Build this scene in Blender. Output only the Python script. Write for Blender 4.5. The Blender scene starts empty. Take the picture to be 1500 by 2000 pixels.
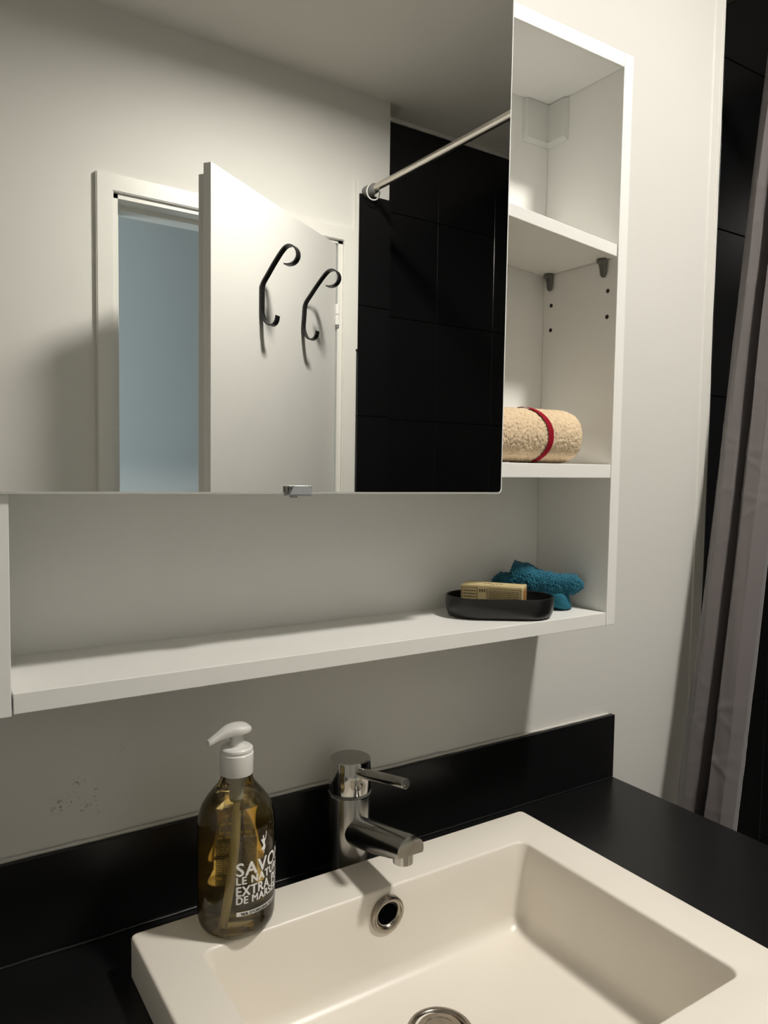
import bpy, bmesh, math, random
from mathutils import Vector, Matrix, noise
random.seed(7)
scene = bpy.context.scene
COL = scene.collection
Z0 = 1.35                      # authored z is relative to eye level; Z0 puts the floor at world z = 0

# ---------------------------------------------------------------- camera
CAM = Vector((0.1096, -0.7906, 0.0092 + Z0))
YAW, PITCH, ROLL, FPX = math.radians(-33.072), math.radians(-3.473), math.radians(0.8657), 1477.27
fwd = Vector((-math.sin(YAW) * math.cos(PITCH), math.cos(YAW) * math.cos(PITCH), math.sin(PITCH)))
rgt = fwd.cross(Vector((0, 0, 1))).normalized(); upv = rgt.cross(fwd)
r2 = rgt * math.cos(ROLL) + upv * math.sin(ROLL); u2 = -rgt * math.sin(ROLL) + upv * math.cos(ROLL)
cd = bpy.data.cameras.new('camera'); cam = bpy.data.objects.new('camera', cd); COL.objects.link(cam)
cd.sensor_fit = 'HORIZONTAL'; cd.sensor_width = 36.0; cd.lens = 36.0 * FPX / 1500.0
cd.clip_start = 0.02
M = Matrix((r2, u2, -fwd)).transposed().to_4x4(); M.translation = CAM
cam.matrix_world = M
scene.camera = cam

# ---------------------------------------------------------------- world, light, exposure
w = bpy.data.worlds.new('world'); scene.world = w; w.use_nodes = True
w.node_tree.nodes['Background'].inputs[0].default_value = (0.55, 0.72, 0.95, 1)
w.node_tree.nodes['Background'].inputs[1].default_value = 0.6
LAMP_POS = (1.07, -0.79, 1.128)   # flush ceiling lamp in the middle of the room
LAMP_STRENGTH = 420.0
LAMP_RADIUS = 0.075
DAYLIGHT_WATTS = 27.0             # daylight entering through the window of the hall behind the door
vs = scene.view_settings
vs.view_transform = 'Standard'; vs.look = 'None'; vs.gamma = 1.0; vs.exposure = 0.0; vs.use_curve_mapping = False

# ---------------------------------------------------------------- material helpers
def srgb(r, g, b):
    f = lambda c: (c / 255) / 12.92 if c / 255 <= 0.04045 else ((c / 255 + 0.055) / 1.055) ** 2.4
    return (f(r), f(g), f(b), 1)
MATS = {}
def mat(name, col, rough=0.5, metal=0.0, bump=0.0, bscale=60.0, var=0.0, vscale=8.0, spec=0.5, detail=4.0, **kw):
    m = bpy.data.materials.new(name); m.use_nodes = True
    nt = m.node_tree; b = nt.nodes['Principled BSDF']
    b.inputs['Base Color'].default_value = col
    b.inputs['Roughness'].default_value = rough
    b.inputs['Metallic'].default_value = metal
    b.inputs['Specular IOR Level'].default_value = spec
    for k, v in kw.items():
        b.inputs[k.replace('_', ' ')].default_value = v
    tc = nt.nodes.new('ShaderNodeTexCoord')
    if var > 0:
        n = nt.nodes.new('ShaderNodeTexNoise'); n.inputs['Scale'].default_value = vscale; n.inputs['Detail'].default_value = 5
        nt.links.new(tc.outputs['Object'], n.inputs['Vector'])
        mx = nt.nodes.new('ShaderNodeMix'); mx.data_type = 'RGBA'
        mx.inputs[6].default_value = tuple(min(1, c * (1 + var)) for c in col[:3]) + (1,)
        mx.inputs[7].default_value = tuple(c * (1 - var) for c in col[:3]) + (1,)
        nt.links.new(n.outputs['Fac'], mx.inputs[0]); nt.links.new(mx.outputs[2], b.inputs['Base Color'])
    if bump > 0:
        n = nt.nodes.new('ShaderNodeTexNoise'); n.inputs['Scale'].default_value = bscale; n.inputs['Detail'].default_value = detail
        nt.links.new(tc.outputs['Object'], n.inputs['Vector'])
        bp = nt.nodes.new('ShaderNodeBump'); bp.inputs['Strength'].default_value = bump; bp.inputs['Distance'].default_value = 0.002
        nt.links.new(n.outputs['Fac'], bp.inputs['Height']); nt.links.new(bp.outputs['Normal'], b.inputs['Normal'])
    MATS[name] = m
    return m
def emis(name, col, strength):
    m = bpy.data.materials.new(name); m.use_nodes = True; nt = m.node_tree
    nt.nodes.clear(); o = nt.nodes.new('ShaderNodeOutputMaterial'); e = nt.nodes.new('ShaderNodeEmission')
    e.inputs[0].default_value = col; e.inputs[1].default_value = strength
    nt.links.new(e.outputs[0], o.inputs[0]); return m

WALLC = (0.70, 0.69, 0.655, 1)
m_wall = mat('painted_plaster', WALLC, 0.55, bump=0.10, bscale=22, var=0.035, vscale=3.0, spec=0.3)
m_ceil = mat('ceiling_paint', (0.74, 0.72, 0.67, 1), 0.7, bump=0.06, bscale=30, var=0.03, vscale=2.0, spec=0.2)
m_trim = mat('trim_paint', (0.73, 0.72, 0.675, 1), 0.35, bump=0.04, bscale=40, var=0.02)
m_door = mat('door_paint', (0.67, 0.665, 0.635, 1), 0.32, bump=0.03, bscale=30, var=0.02)
m_mel = mat('white_melamine', (0.86, 0.855, 0.82, 1), 0.38, bump=0.03, bscale=250, var=0.015, vscale=20)
m_tile = mat('black_tile', (0.006, 0.006, 0.0065, 1), 0.22, bump=0.05, bscale=7, var=0.2, vscale=5)
m_grout = mat('dark_grout', (0.012, 0.012, 0.012, 1), 0.8, bump=0.1, bscale=200)
m_counter = mat('black_laminate', (0.0075, 0.0075, 0.008, 1), 0.3, bump=0.06, bscale=45, var=0.25, vscale=14, spec=0.35)
m_sink = mat('cream_resin', (0.87, 0.82, 0.735, 1), 0.32, bump=0.012, bscale=90, var=0.012)
m_chrome = mat('brushed_chrome', (0.42, 0.41, 0.39, 1), 0.2, 1.0, bump=0.015, bscale=400, var=0.06, vscale=60)
m_chrome2 = mat('polished_chrome', (0.5, 0.49, 0.47, 1), 0.1, 1.0, var=0.05, vscale=50)
m_steel = mat('drain_steel', (0.36, 0.32, 0.27, 1), 0.22, 1.0, bump=0.1, bscale=120, var=0.45, vscale=60)
m_dark = mat('dark_cavity', (0.002, 0.002, 0.002, 1), 0.9, var=0.1, spec=0.0)
m_pegdark = mat('peg_hole_dark', (0.02, 0.014, 0.01, 1), 0.8, var=0.1)
m_pin = mat('grey_plastic_pin', (0.115, 0.115, 0.10, 1), 0.4, var=0.1, vscale=60)
m_white_pl = mat('white_plastic', (0.78, 0.77, 0.74, 1), 0.3, var=0.015, vscale=30)
m_cover = mat('cover_plastic', (0.72, 0.73, 0.69, 1), 0.35, var=0.015, vscale=30)
m_iron = mat('black_iron', (0.008, 0.008, 0.008, 1), 0.4, bump=0.15, bscale=200, var=0.2)
m_rod = mat('rod_steel', (0.62, 0.58, 0.52, 1), 0.28, 1.0, var=0.05, vscale=20)
m_rodcap = mat('rod_cap_grey', (0.17, 0.17, 0.165, 1), 0.5, var=0.08)
m_blue = mat('hall_paint', (0.46, 0.50, 0.50, 1), 0.6, bump=0.2, bscale=6, var=0.06, vscale=3)
m_floor = mat('floor_vinyl', (0.55, 0.52, 0.46, 1), 0.5, bump=0.05, var=0.2, vscale=4)
m_curtain = mat('curtain_fabric', (0.140, 0.125, 0.125, 1), 0.45, bump=0.12, bscale=500, var=0.04, vscale=12, spec=0.4, Sheen_Weight=0.25)
m_teal = mat('teal_terry', (0.020, 0.125, 0.185, 1), 0.95, bump=0.9, bscale=420, var=0.28, vscale=260, spec=0.1, Sheen_Weight=0.15)
m_tealhem = mat('teal_hem', (0.028, 0.150, 0.215, 1), 0.8, bump=0.5, bscale=900, var=0.08, vscale=400, spec=0.1)
m_beige = mat('beige_terry', (0.77, 0.60, 0.40, 1), 0.95, bump=0.8, bscale=420, var=0.14, vscale=300, spec=0.1, Sheen_Weight=0.2)
m_red = mat('red_stripe', (0.30, 0.008, 0.022, 1), 0.75, bump=0.4, bscale=900, var=0.08, vscale=300, spec=0.1)
m_dish = mat('matte_black_ceramic', (0.008, 0.008, 0.008, 1), 0.35, bump=0.03, bscale=80, var=0.15)
m_box = mat('soap_carton', (0.62, 0.50, 0.26, 1), 0.55, var=0.10, vscale=120)
m_print = mat('brown_print', (0.13, 0.085, 0.04, 1), 0.6, var=0.1, vscale=80)
m_cream = mat('carton_edge', (0.74, 0.64, 0.42, 1), 0.55, var=0.05, vscale=80)
m_orange = mat('carton_orange', (0.42, 0.20, 0.06, 1), 0.55, var=0.1, vscale=90)
m_ink = mat('white_ink', (0.86, 0.85, 0.82, 1), 0.5, var=0.02, vscale=50)
m_inkgold = mat('pale_ink', (0.50, 0.43, 0.20, 1), 0.5, var=0.02, vscale=50)
m_inkdark = mat('dark_ink', (0.02, 0.018, 0.012, 1), 0.5, var=0.02, vscale=50)
m_caulk = mat('caulk', (0.60, 0.585, 0.54, 1), 0.5, bump=0.3, bscale=90, var=0.06, vscale=30)
m_edge = mat('mirror_edge', (0.80, 0.81, 0.78, 1), 0.25, 0.0, var=0.03, vscale=30)  # pale matte colour stands in for light reflected along the polished edge
m_mirror = mat('mirror_silver', (0.90, 0.905, 0.885, 1), 0.0, 1.0)
m_tube = mat('dip_tube', (0.72, 0.68, 0.50, 1), 0.3, var=0.03, Transmission_Weight=0.35)

# wall behind the basin: faint grey mould specks left of the bottle
def wall_specks():
    m = m_wall.copy(); m.name = 'painted_plaster_specks'; nt = m.node_tree; b = nt.nodes['Principled BSDF']
    src = b.inputs['Base Color'].links[0].from_socket
    geo = nt.nodes.new('ShaderNodeNewGeometry')
    def blob(c, r):
        d = nt.nodes.new('ShaderNodeVectorMath'); d.operation = 'DISTANCE'; d.inputs[1].default_value = c
        nt.links.new(geo.outputs['Position'], d.inputs[0])
        mr = nt.nodes.new('ShaderNodeMapRange'); mr.inputs[1].default_value = r; mr.inputs[2].default_value = r * 0.3
        mr.inputs[3].default_value = 0; mr.inputs[4].default_value = 1
        nt.links.new(d.outputs['Value'], mr.inputs[0]); return mr.outputs[0]
    n = nt.nodes.new('ShaderNodeTexNoise'); n.inputs['Scale'].default_value = 330; n.inputs['Detail'].default_value = 2
    nt.links.new(geo.outputs['Position'], n.inputs['Vector'])
    th = nt.nodes.new('ShaderNodeMapRange'); th.inputs[1].default_value = 0.56; th.inputs[2].default_value = 0.68
    nt.links.new(n.outputs['Fac'], th.inputs[0])
    acc = None
    for c, r in SPECKS:
        s = blob(c, r)
        if acc is None: acc = s
        else:
            a = nt.nodes.new('ShaderNodeMath'); a.operation = 'MAXIMUM'
            nt.links.new(acc, a.inputs[0]); nt.links.new(s, a.inputs[1]); acc = a.outputs[0]
    mul = nt.nodes.new('ShaderNodeMath'); mul.operation = 'MULTIPLY'
    nt.links.new(acc, mul.inputs[0]); nt.links.new(th.outputs[0], mul.inputs[1])
    mu2 = nt.nodes.new('ShaderNodeMath'); mu2.operation = 'MULTIPLY'; mu2.inputs[1].default_value = 0.8
    nt.links.new(mul.outputs[0], mu2.inputs[0])
    mx = nt.nodes.new('ShaderNodeMix'); mx.data_type = 'RGBA'; mx.inputs[7].default_value = (0.16, 0.15, 0.13, 1)
    nt.links.new(mu2.outputs[0], mx.inputs[0]); nt.links.new(src, mx.inputs[6]); nt.links.new(mx.outputs[2], b.inputs['Base Color'])
    return m
SPECKS = [((0.2793, 0.004, Z0 - 0.316 - i * .006), 0.0042) for i in range(7)] + [((0.2564, 0.004, Z0 - 0.3314), 0.010), ((0.2434, 0.004, Z0 - 0.336), 0.011),
          ((0.2629, 0.004, Z0 - 0.315), 0.008), ((0.3046, 0.004, Z0 - 0.2925), 0.006), ((0.268, 0.004, Z0 - 0.345), 0.009)]
m_wallspeck = wall_specks()

# ---------------------------------------------------------------- mesh helpers (authored in fit coordinates, z + Z0 = world)
WORG = {}
def finish(name, bm, m, parent=None, origin=None, smooth=None, mats=None):
    """link bm as ONE mesh object; verts are authored coordinates"""
    if smooth is not None:
        for f in bm.faces: f.smooth = True
        for e in bm.edges:
            if len(e.link_faces) == 2 and e.calc_face_angle(0) > math.radians(smooth): e.smooth = False
    for v in bm.verts: v.co.z += Z0
    if origin is None:
        xs = [v.co.x for v in bm.verts]; ys = [v.co.y for v in bm.verts]; zs = [v.co.z for v in bm.verts]
        origin = Vector(((min(xs) + max(xs)) / 2, (min(ys) + max(ys)) / 2, min(zs)))
    else:
        origin = Vector((origin[0], origin[1], origin[2] + Z0))
    for v in bm.verts: v.co -= origin
    me = bpy.data.meshes.new(name); bm.to_mesh(me); bm.free()
    for mm in (mats or [m]): me.materials.append(mm)
    o = bpy.data.objects.new(name, me); COL.objects.link(o)
    WORG[o.name] = origin
    if parent is not None:
        o.parent = parent; o.location = origin - WORG[parent.name]
    else:
        o.location = origin
    return o
def thing(name, label, cat, loc, group=None):
    o = bpy.data.objects.new(name, None); COL.objects.link(o); o.empty_display_size = 0.02
    o.location = (loc[0], loc[1], loc[2] + Z0); WORG[o.name] = Vector(o.location)
    tag(o, label, cat, group); return o
def tag(o, label, cat, group=None):
    o['label'] = label; o['category'] = cat
    if group: o['group'] = group
    return o
def struct(o, label=None):
    o['kind'] = 'structure'
    if label: o['label'] = label
    return o
def copy_at(o, loc, parent):
    """another piece sharing mesh data; loc is authored position of its origin"""
    c = o.copy(); COL.objects.link(c); wl = Vector((loc[0], loc[1], loc[2] + Z0)); WORG[c.name] = wl
    c.parent = parent; c.location = wl - WORG[parent.name] if parent else wl
    return c

def box(bm, x0, x1, y0, y1, z0, z1, bev=0.0, seg=2):
    b2 = bmesh.new()
    bmesh.ops.create_cube(b2, size=1)
    for v in b2.verts:
        v.co = Vector((x0 + (v.co.x + .5) * (x1 - x0), y0 + (v.co.y + .5) * (y1 - y0), z0 + (v.co.z + .5) * (z1 - z0)))
    if bev > 0: bmesh.ops.bevel(b2, geom=list(b2.edges), offset=bev, segments=seg, affect='EDGES', profile=0.5)
    merge(bm, b2); return bm
def merge(bm, b2):
    me = bpy.data.meshes.new('tmp'); b2.to_mesh(me); b2.free(); bm.from_mesh(me); bpy.data.meshes.remove(me)
def B(*a, **k): return box(bmesh.new(), *a, **k)
def loft(rings, cap0=True, cap1=True, bm=None, closed=True):
    bm = bm or bmesh.new(); L = []
    for r in rings: L.append([bm.verts.new(Vector(p)) for p in r])
    n = len(rings[0])
    for a, b in zip(L, L[1:]):
        for i in range(n if closed else n - 1):
            j = (i + 1) % n
            try: bm.faces.new((a[i], a[j], b[j], b[i]))
            except ValueError: pass
    if cap0: bm.faces.new(list(reversed(L[0])))
    if cap1: bm.faces.new(L[-1])
    bmesh.ops.recalc_face_normals(bm, faces=bm.faces)
    return bm
def lathe(prof, c=(0, 0, 0), n=48, bm=None, cap0=True, cap1=True, axis=None):
    """prof: (radius, height) ; axis: matrix 3x3 turning z to the wanted axis"""
    rings = []
    for r, h in prof:
        ring = []
        for i in range(n):
            t = 2 * math.pi * i / n; p = Vector((r * math.cos(t), r * math.sin(t), h))
            if axis is not None: p = axis @ p
            ring.append(p + Vector(c))
        rings.append(ring)
    return loft(rings, cap0, cap1, bm)
def axis_to(d):
    return Vector((0, 0, 1)).rotation_difference(Vector(d).normalized()).to_matrix()
def tube(path, r, n=16, bm=None, caps=True):
    P = [Vector(p) for p in path]; rings = []; prev = None
    for i, p in enumerate(P):
        t = (P[min(i + 1, len(P) - 1)] - P[max(i - 1, 0)]).normalized()
        if prev is None:
            a = Vector((0, 0, 1)) if abs(t.z) < .9 else Vector((1, 0, 0)); u = t.cross(a).normalized()
        else: u = (prev - t * prev.dot(t)).normalized()
        prev = u; v = t.cross(u); rr = r[i] if isinstance(r, (list, tuple)) else r
        rings.append([p + u * (rr * math.cos(2 * math.pi * k / n)) + v * (rr * math.sin(2 * math.pi * k / n)) for k in range(n)])
    return loft(rings, caps, caps, bm)
def rrect(x0, x1, y0, y1, r, z, n=6):
    out = []
    for cx, cy, a0 in ((x1 - r, y1 - r, 0), (x0 + r, y1 - r, 90), (x0 + r, y0 + r, 180), (x1 - r, y0 + r, 270)):
        for k in range(n + 1):
            a = math.radians(a0 + 90 * k / n); out.append((cx + r * math.cos(a), cy + r * math.sin(a), z))
    return out
def prism(poly, axis, a, b, bm=None):
    """poly: 2D points, extruded along axis 'x','y','z' from a to b"""
    f = {'x': lambda p, t: (t, p[0], p[1]), 'y': lambda p, t: (p[0], t, p[1]), 'z': lambda p, t: (p[0], p[1], t)}[axis]
    return loft([[f(p, a) for p in poly], [f(p, b) for p in poly]], True, True, bm)

# ================================================================ SETTING
FLOOR, CEIL = -1.35, 1.168
XL, XE = -0.45, 1.299                # left wall, right end of the wall behind the basin
YF = -1.55                           # wall with the door
SX1, SYB, SYF = 2.28, 0.09, -1.64    # shower recess
struct(finish('floor', B(XL - .1, SX1 + .1, -2.9, .2, FLOOR - .05, FLOOR), m_floor))
struct(finish('ceiling', B(XL - .1, SX1 + .1, -2.9, .2, CEIL, CEIL + .05), m_ceil))
wb = struct(finish('wall_back', B(XL, XE - .036, .004, .19, FLOOR, CEIL), m_wallspeck), 'white painted plaster wall behind the wash basin')
struct(finish('wall_left', B(XL - .1, XL, -1.66, .19, FLOOR, CEIL), m_wall))
# uneven plaster edge strips at the outer corner next to the shower
def strip(x0, x1, y, wob, seed):
    bm = bmesh.new(); n = 90; rings = []
    for i in range(n + 1):
        z = FLOOR + (CEIL - FLOOR) * i / n
        k = noise.noise(Vector((seed, z * 6, 0))) * wob + noise.noise(Vector((seed, z * 23, 3))) * wob * .5
        a = x0; b = x1 + k
        rings.append([(a, .19, z), (b, .19, z), (b, y + .004, z), (b - .003, y + k * .2, z), (a + .003, y + k * .2, z), (a, y + .003, z)])
    return loft(rings, bm=bm)
struct(finish('trim_1', strip(XE - .036, XE - .014, .0025, .0008, 2.3), m_trim), 'white plaster edge strip beside the shower opening')
struct(finish('trim_2', strip(XE - .0135, XE, .006, .0022, 5.1), m_trim), 'rough white plaster corner next to the black tiles')
# front wall (the one with the door), door opening x .636..1.305, top z .695
bm = bmesh.new()
DX0, DX1, DZ = 0.628, 1.306, 0.700
box(bm, XL, DX0, YF - .10, YF, FLOOR, CEIL); box(bm, DX0, DX1, YF - .10, YF, DZ, CEIL); box(bm, DX1, 1.489, YF - .10, YF, FLOOR, CEIL)
wf = struct(finish('wall_front', bm, m_wall), 'white plaster wall around the door, seen in the mirror')
# tiled shower walls
ROWS = [FLOOR, -1.216, -.870, -.524, -.178, .168, .514, .860, CEIL - .014]
def tiled(name, bbox, label, axis, face, sgn, splits, rows, top_white=True):
    """wall slab (bbox) with real tiles on its face; axis 'x': wall runs along x and faces sgn*y, axis 'y': runs along y, faces sgn*x"""
    wl = struct(finish(name, B(*bbox), m_grout), label)
    cache = {}
    g = .0012
    for a, b in zip(splits, splits[1:]):
        for z0, z1 in zip(rows, rows[1:]):
            key = (round(b - a, 4), round(z1 - z0, 4))
            jig = random.uniform(-.0004, .0004)
            if axis == 'x':
                o = ((a + b) / 2, face + sgn * .003 + jig, z0)
                if key not in cache:
                    hw = (b - a) / 2 - g
                    bm = B(o[0] - hw, o[0] + hw, o[1] - .004, o[1] + .004, z0 + g, z1 - g, bev=.0006, seg=1)
                    cache[key] = finish('tile', bm, m_tile, wl, origin=o); continue
            else:
                o = (face + sgn * .003 + jig, (a + b) / 2, z0)
                if key not in cache:
                    hw = (b - a) / 2 - g
                    bm = B(o[0] - .004, o[0] + .004, o[1] - hw, o[1] + hw, z0 + g, z1 - g, bev=.0006, seg=1)
                    cache[key] = finish('tile', bm, m_tile, wl, origin=o); continue
            copy_at(cache[key], o, wl)
    return wl
def steps(a, b, s):
    out = [a]
    while out[-1] + s < b - .02: out.append(out[-1] + s)
    return out + [b]
tiled('wall_shower_front', (1.489, SX1, SYF - .08, SYF, FLOOR, CEIL), 'black tiled shower wall reflected in the mirror', 'x', SYF, 1, steps(1.489, SX1, .263), ROWS)
tiled('wall_shower_back', (XE - .05, SX1, SYB + .101, SYB + .18, FLOOR, CEIL), 'black tiled shower wall beyond the curtain', 'x', SYB + .101, -1, steps(XE, SX1, .263), ROWS)
tiled('wall_right', (SX1, SX1 + .08, SYF - .08, SYB + .18, FLOOR, CEIL), 'black tiled end wall of the shower', 'y', SX1, -1, steps(SYF, SYB + .1, .263), ROWS)
tiled('wall_tile_strip', (1.372, 1.490, YF - .02, YF + .0015, FLOOR, .858), 'narrow black tiled strip between door frame and shower', 'x', YF + .0015, 1, [1.372, 1.492], [r for r in ROWS[:-1]])
# pale strip where the shower tiles meet the ceiling
struct(finish('trim_3', B(1.489, SX1, SYF, SYF + .012, CEIL - .014, CEIL, bev=.003), m_trim), 'thin pale strip between ceiling and black tiles')

# --- door casing, lining and leaf
CY0, CY1 = YF, YF + .016
def casing(poly, name, label):
    bm = prism(poly, 'y', CY0, CY1)
    bmesh.ops.bevel(bm, geom=[e for e in bm.edges if e.calc_length() > .3 and all(v.co.y > CY1 - 1e-5 for v in e.verts)], offset=.0022, segments=2, affect='EDGES')
    return struct(finish(name, bm, m_trim), label)
casing([(.580, FLOOR), (.623, FLOOR), (.623, .706), (.580, .750)], 'trim_4', 'white door casing board on the latch side')
casing([(.580, .750), (.623, .706), (1.314, .701), (1.358, .743)], 'trim_5', 'white door casing board over the door')
casing([(1.314, FLOOR), (1.360, FLOOR), (1.358, .743), (1.314, .701)], 'trim_6', 'white door casing board on the hinge side')
bm = bmesh.new(); box(bm, 1.3595, 1.3715, YF, YF + .007, .377, .90); box(bm, 1.3595, 1.3655, YF, YF + .007, FLOOR, .377)
struct(finish('trim_7', bm, m_trim), 'stepped plaster joint between door casing and black tiles')
bm = bmesh.new()   # lining with a stop
box(bm, .621, .636, YF - .10, YF + .006, FLOOR, .704); box(bm, .634, .650, YF - .10, YF - .045, FLOOR, .694)
box(bm, 1.298, 1.316, YF - .10, YF + .006, FLOOR, .704); box(bm, 1.285, 1.300, YF - .10, YF - .045, FLOOR, .694)
box(bm, .621, 1.316, YF - .10, YF + .006, .692, .706); box(bm, .634, 1.300, YF - .10, YF - .045, .680, .693)
struct(finish('trim_8', bm, m_trim), 'white rebated door lining')
HNG = Vector((1.297, YF, 0)); FREE = Vector((.743, -1.163, 0))
dd = (FREE - HNG).normalized(); dn = Vector((-dd.y, dd.x, 0))
if dn.y < 0: dn = -dn
DLEN = (FREE - HNG).length
def door_pt(s, off, z): return HNG + dd * s + dn * off + Vector((0, 0, z))
def door_prism(s0, s1, o0, o1, z0, z1, bev=.0015):
    bm = B(s0, s1, o0, o1, z0, z1, bev=bev)
    for v in bm.verts: v.co = door_pt(v.co.x, v.co.y, v.co.z)
    bmesh.ops.recalc_face_normals(bm, faces=bm.faces)
    return bm
bm = door_prism(.004, DLEN, -.021, 0, FLOOR + .01, .690)
merge(bm, door_prism(.014, DLEN - .014, -.044, -.0205, FLOOR + .01, .672))
door = struct(finish('door_1', bm, m_door), 'white half open door with rebated edge, seen in the mirror')
for z in (.445, -.95):
    bm = lathe([(.0065, 0), (.0065, .030)], door_pt(0, .004, z), 16); lathe([(.0065, .032), (.0065, .062)], door_pt(0, .004, z), 16, bm)
    finish('hinge', bm, m_white_pl, door, smooth=40)
    finish('hinge_pin', lathe([(.0055, 0), (.0055, .009)], door_pt(0, .004, z - .010), 12), m_rodcap, door, smooth=40)
bm = lathe([(.008, 0), (.008, .045), (.010, .047), (.010, .05)], (0, 0, 0), 16, axis=axis_to(dn))
bm2 = bmesh.new()
for v in bm.verts: v.co += door_pt(DLEN - .06, 0, -.32)
merge(bm, tube([door_pt(DLEN - .06, .045, -.32), door_pt(DLEN - .12, .05, -.32), door_pt(DLEN - .17, .048, -.322)], .008, 12))
finish('door_handle', bm, m_chrome, door, smooth=40)

# --- hall behind the door
struct(finish('wall_hall_back', B(-.45, 2.36, -2.90, -2.82, FLOOR, CEIL), m_blue), 'pale blue hall wall beyond the open door')
struct(finish('wall_hall_right', B(2.28, 2.36, -2.82, SYF - .08, FLOOR, CEIL), m_blue))
bm = bmesh.new(); WZ0, WZ1, WY0, WY1 = -.5, .75, -2.65, -1.85
box(bm, -.55, -.45, -2.82, -1.66, FLOOR, WZ0); box(bm, -.55, -.45, -2.82, -1.66, WZ1, CEIL)
box(bm, -.55, -.45, -2.82, WY0, WZ0, WZ1); box(bm, -.55, -.45, WY1, -1.66, WZ0, WZ1)
struct(finish('wall_hall_left', bm, m_blue))
bm = bmesh.new()
for a in ((WY0, WY0 + .05, WZ0, WZ1), (WY1 - .05, WY1, WZ0, WZ1), (WY0, WY1, WZ0, WZ0 + .05), (WY0, WY1, WZ1 - .05, WZ1), (-2.27, -2.23, WZ0, WZ1)):
    box(bm, -.53, -.48, *a)
win = struct(finish('window_1', bm, m_trim), 'hall window')
ld = bpy.data.lights.new('hall_daylight', 'AREA'); ld.shape = 'RECTANGLE'; ld.size = .7; ld.size_y = 1.15; ld.energy = DAYLIGHT_WATTS; ld.color = (.84, .93, 1.0)
lo = bpy.data.objects.new('hall_daylight', ld); COL.objects.link(lo); lo.location = (-.545, -2.25, .125 + Z0); lo.rotation_euler = (math.radians(90), 0, math.radians(-90))

# ================================================================ CEILING LAMP
lx, ly, lz = LAMP_POS
m_lamp = emis('lamp_diffuser', (1.0, .952, .88, 1), LAMP_STRENGTH)
lamp = thing('ceiling_lamp', 'round white flush ceiling lamp over the middle of the bathroom', 'lamp', (lx, ly, lz))
finish('housing', lathe([(LAMP_RADIUS, -.004), (LAMP_RADIUS + .012, -.004), (LAMP_RADIUS + .016, .004), (LAMP_RADIUS + .016, CEIL - lz), (.02, CEIL - lz), (.02, .002), (LAMP_RADIUS, .002)], (lx, ly, lz), 48, cap0=False, cap1=False), m_white_pl, lamp, smooth=40)
finish('diffuser', lathe([(LAMP_RADIUS - .0005, 0), (LAMP_RADIUS - .0005, .0015)], (lx, ly, lz), 48), m_lamp, lamp, smooth=40)

# ================================================================ MIRROR CABINET
XR, T, ZT, ZUS, ZMS, ZLS, CXL, CD = .8887, .0173, .5123, .2792, .0154, -.1776, .1866, -.13
cab = thing('mirror_cabinet', 'white melamine wall cabinet with mirror door and open shelves', 'cabinet', ((CXL + XR) / 2, -.065, ZLS - T))
bv = .0007
ZB = ZLS - T
finish('side_panel', B(XR + .0004, XR + T, CD, .0, ZB, ZT + T, bev=bv), m_mel, cab)
finish('side_panel', B(CXL - T, CXL - .0004, CD - .0015, .0, ZB - .001, ZT + T, bev=bv), m_mel, cab)
finish('top_panel', B(CXL, XR, CD, .0, ZT, ZT + T, bev=bv), m_mel, cab)
finish('bottom_shelf', B(CXL + .0012, XR - .0003, CD, .0, ZLS - T, ZLS, bev=bv), m_mel, cab)
finish('middle_shelf', B(CXL, XR - .0004, CD, .0, ZMS - T, ZMS, bev=bv), m_mel, cab)
finish('divider', B(.672, .672 + .016, CD + .004, -.001, ZMS, ZT, bev=bv), m_mel, cab)
finish('back_panel', B(CXL - T, XR + T, .0002, .0035, ZB, ZT + T), m_mel, cab)
bm = B(.6885, XR - .0012, CD + .001, -.0005, 0, .0150, bev=bv)    # loose shelf, tilted: left end higher
for v in bm.verts:
    v.co.z += ZUS + (XR - v.co.x) * .09
finish('adjustable_shelf', bm, m_mel, cab)
def pin(y):
    z = ZUS - .0004
    prof = []
    bm = bmesh.new()
    rings = []
    for k, (zz, wd, th) in enumerate(((0, .0072, .012), (-.003, .0072, .012), (-.0045, .0066, .0075), (-.010, .0058, .0055), (-.016, .0052, .005), (-.0195, .0040, .0045), (-.0215, .0018, .004))):
        ring = []
        for i in range(16):
            t = math.pi * 2 * i / 16
            ring.append((XR + .0004 - th * .5 + th * .5 * math.cos(t) - .0002, y + wd * math.sin(t), z + zz))
        rings.append(ring)
    return loft(rings, bm=bm)
for y in (-.1085, -.0135): finish('shelf_pin', pin(y), m_pin, cab, smooth=50)
hole0 = None
for y, z in ((-.115, .239), (-.115, .206), (-.015, .237), (-.015, .203)):
    bm = lathe([(.0027, 0), (.0027, .0007)], (XR + .0005, y, z), 16, axis=axis_to((-1, 0, 0)))
    finish('peg_hole', bm, m_pegdark, cab)
# plastic corner cover over the hanging bracket
def Lring(z, t, i):
    x0, y1 = .8408 + i, -.0380 + i
    return [(x0 - (.0 if t > .002 else 0), -.0002, z), (XR, -.0002, z), (XR, y1 - .0, z), (XR - t, y1 + min(t, .004), z), (XR - t, -t, z), (x0 + min(t, .004), -t, z)]
finish('bracket_cover', loft([Lring(.4555, .001, 0), Lring(.4605, .0052, .0), Lring(.5115, .0052, .0)]), m_cover, cab)
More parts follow.
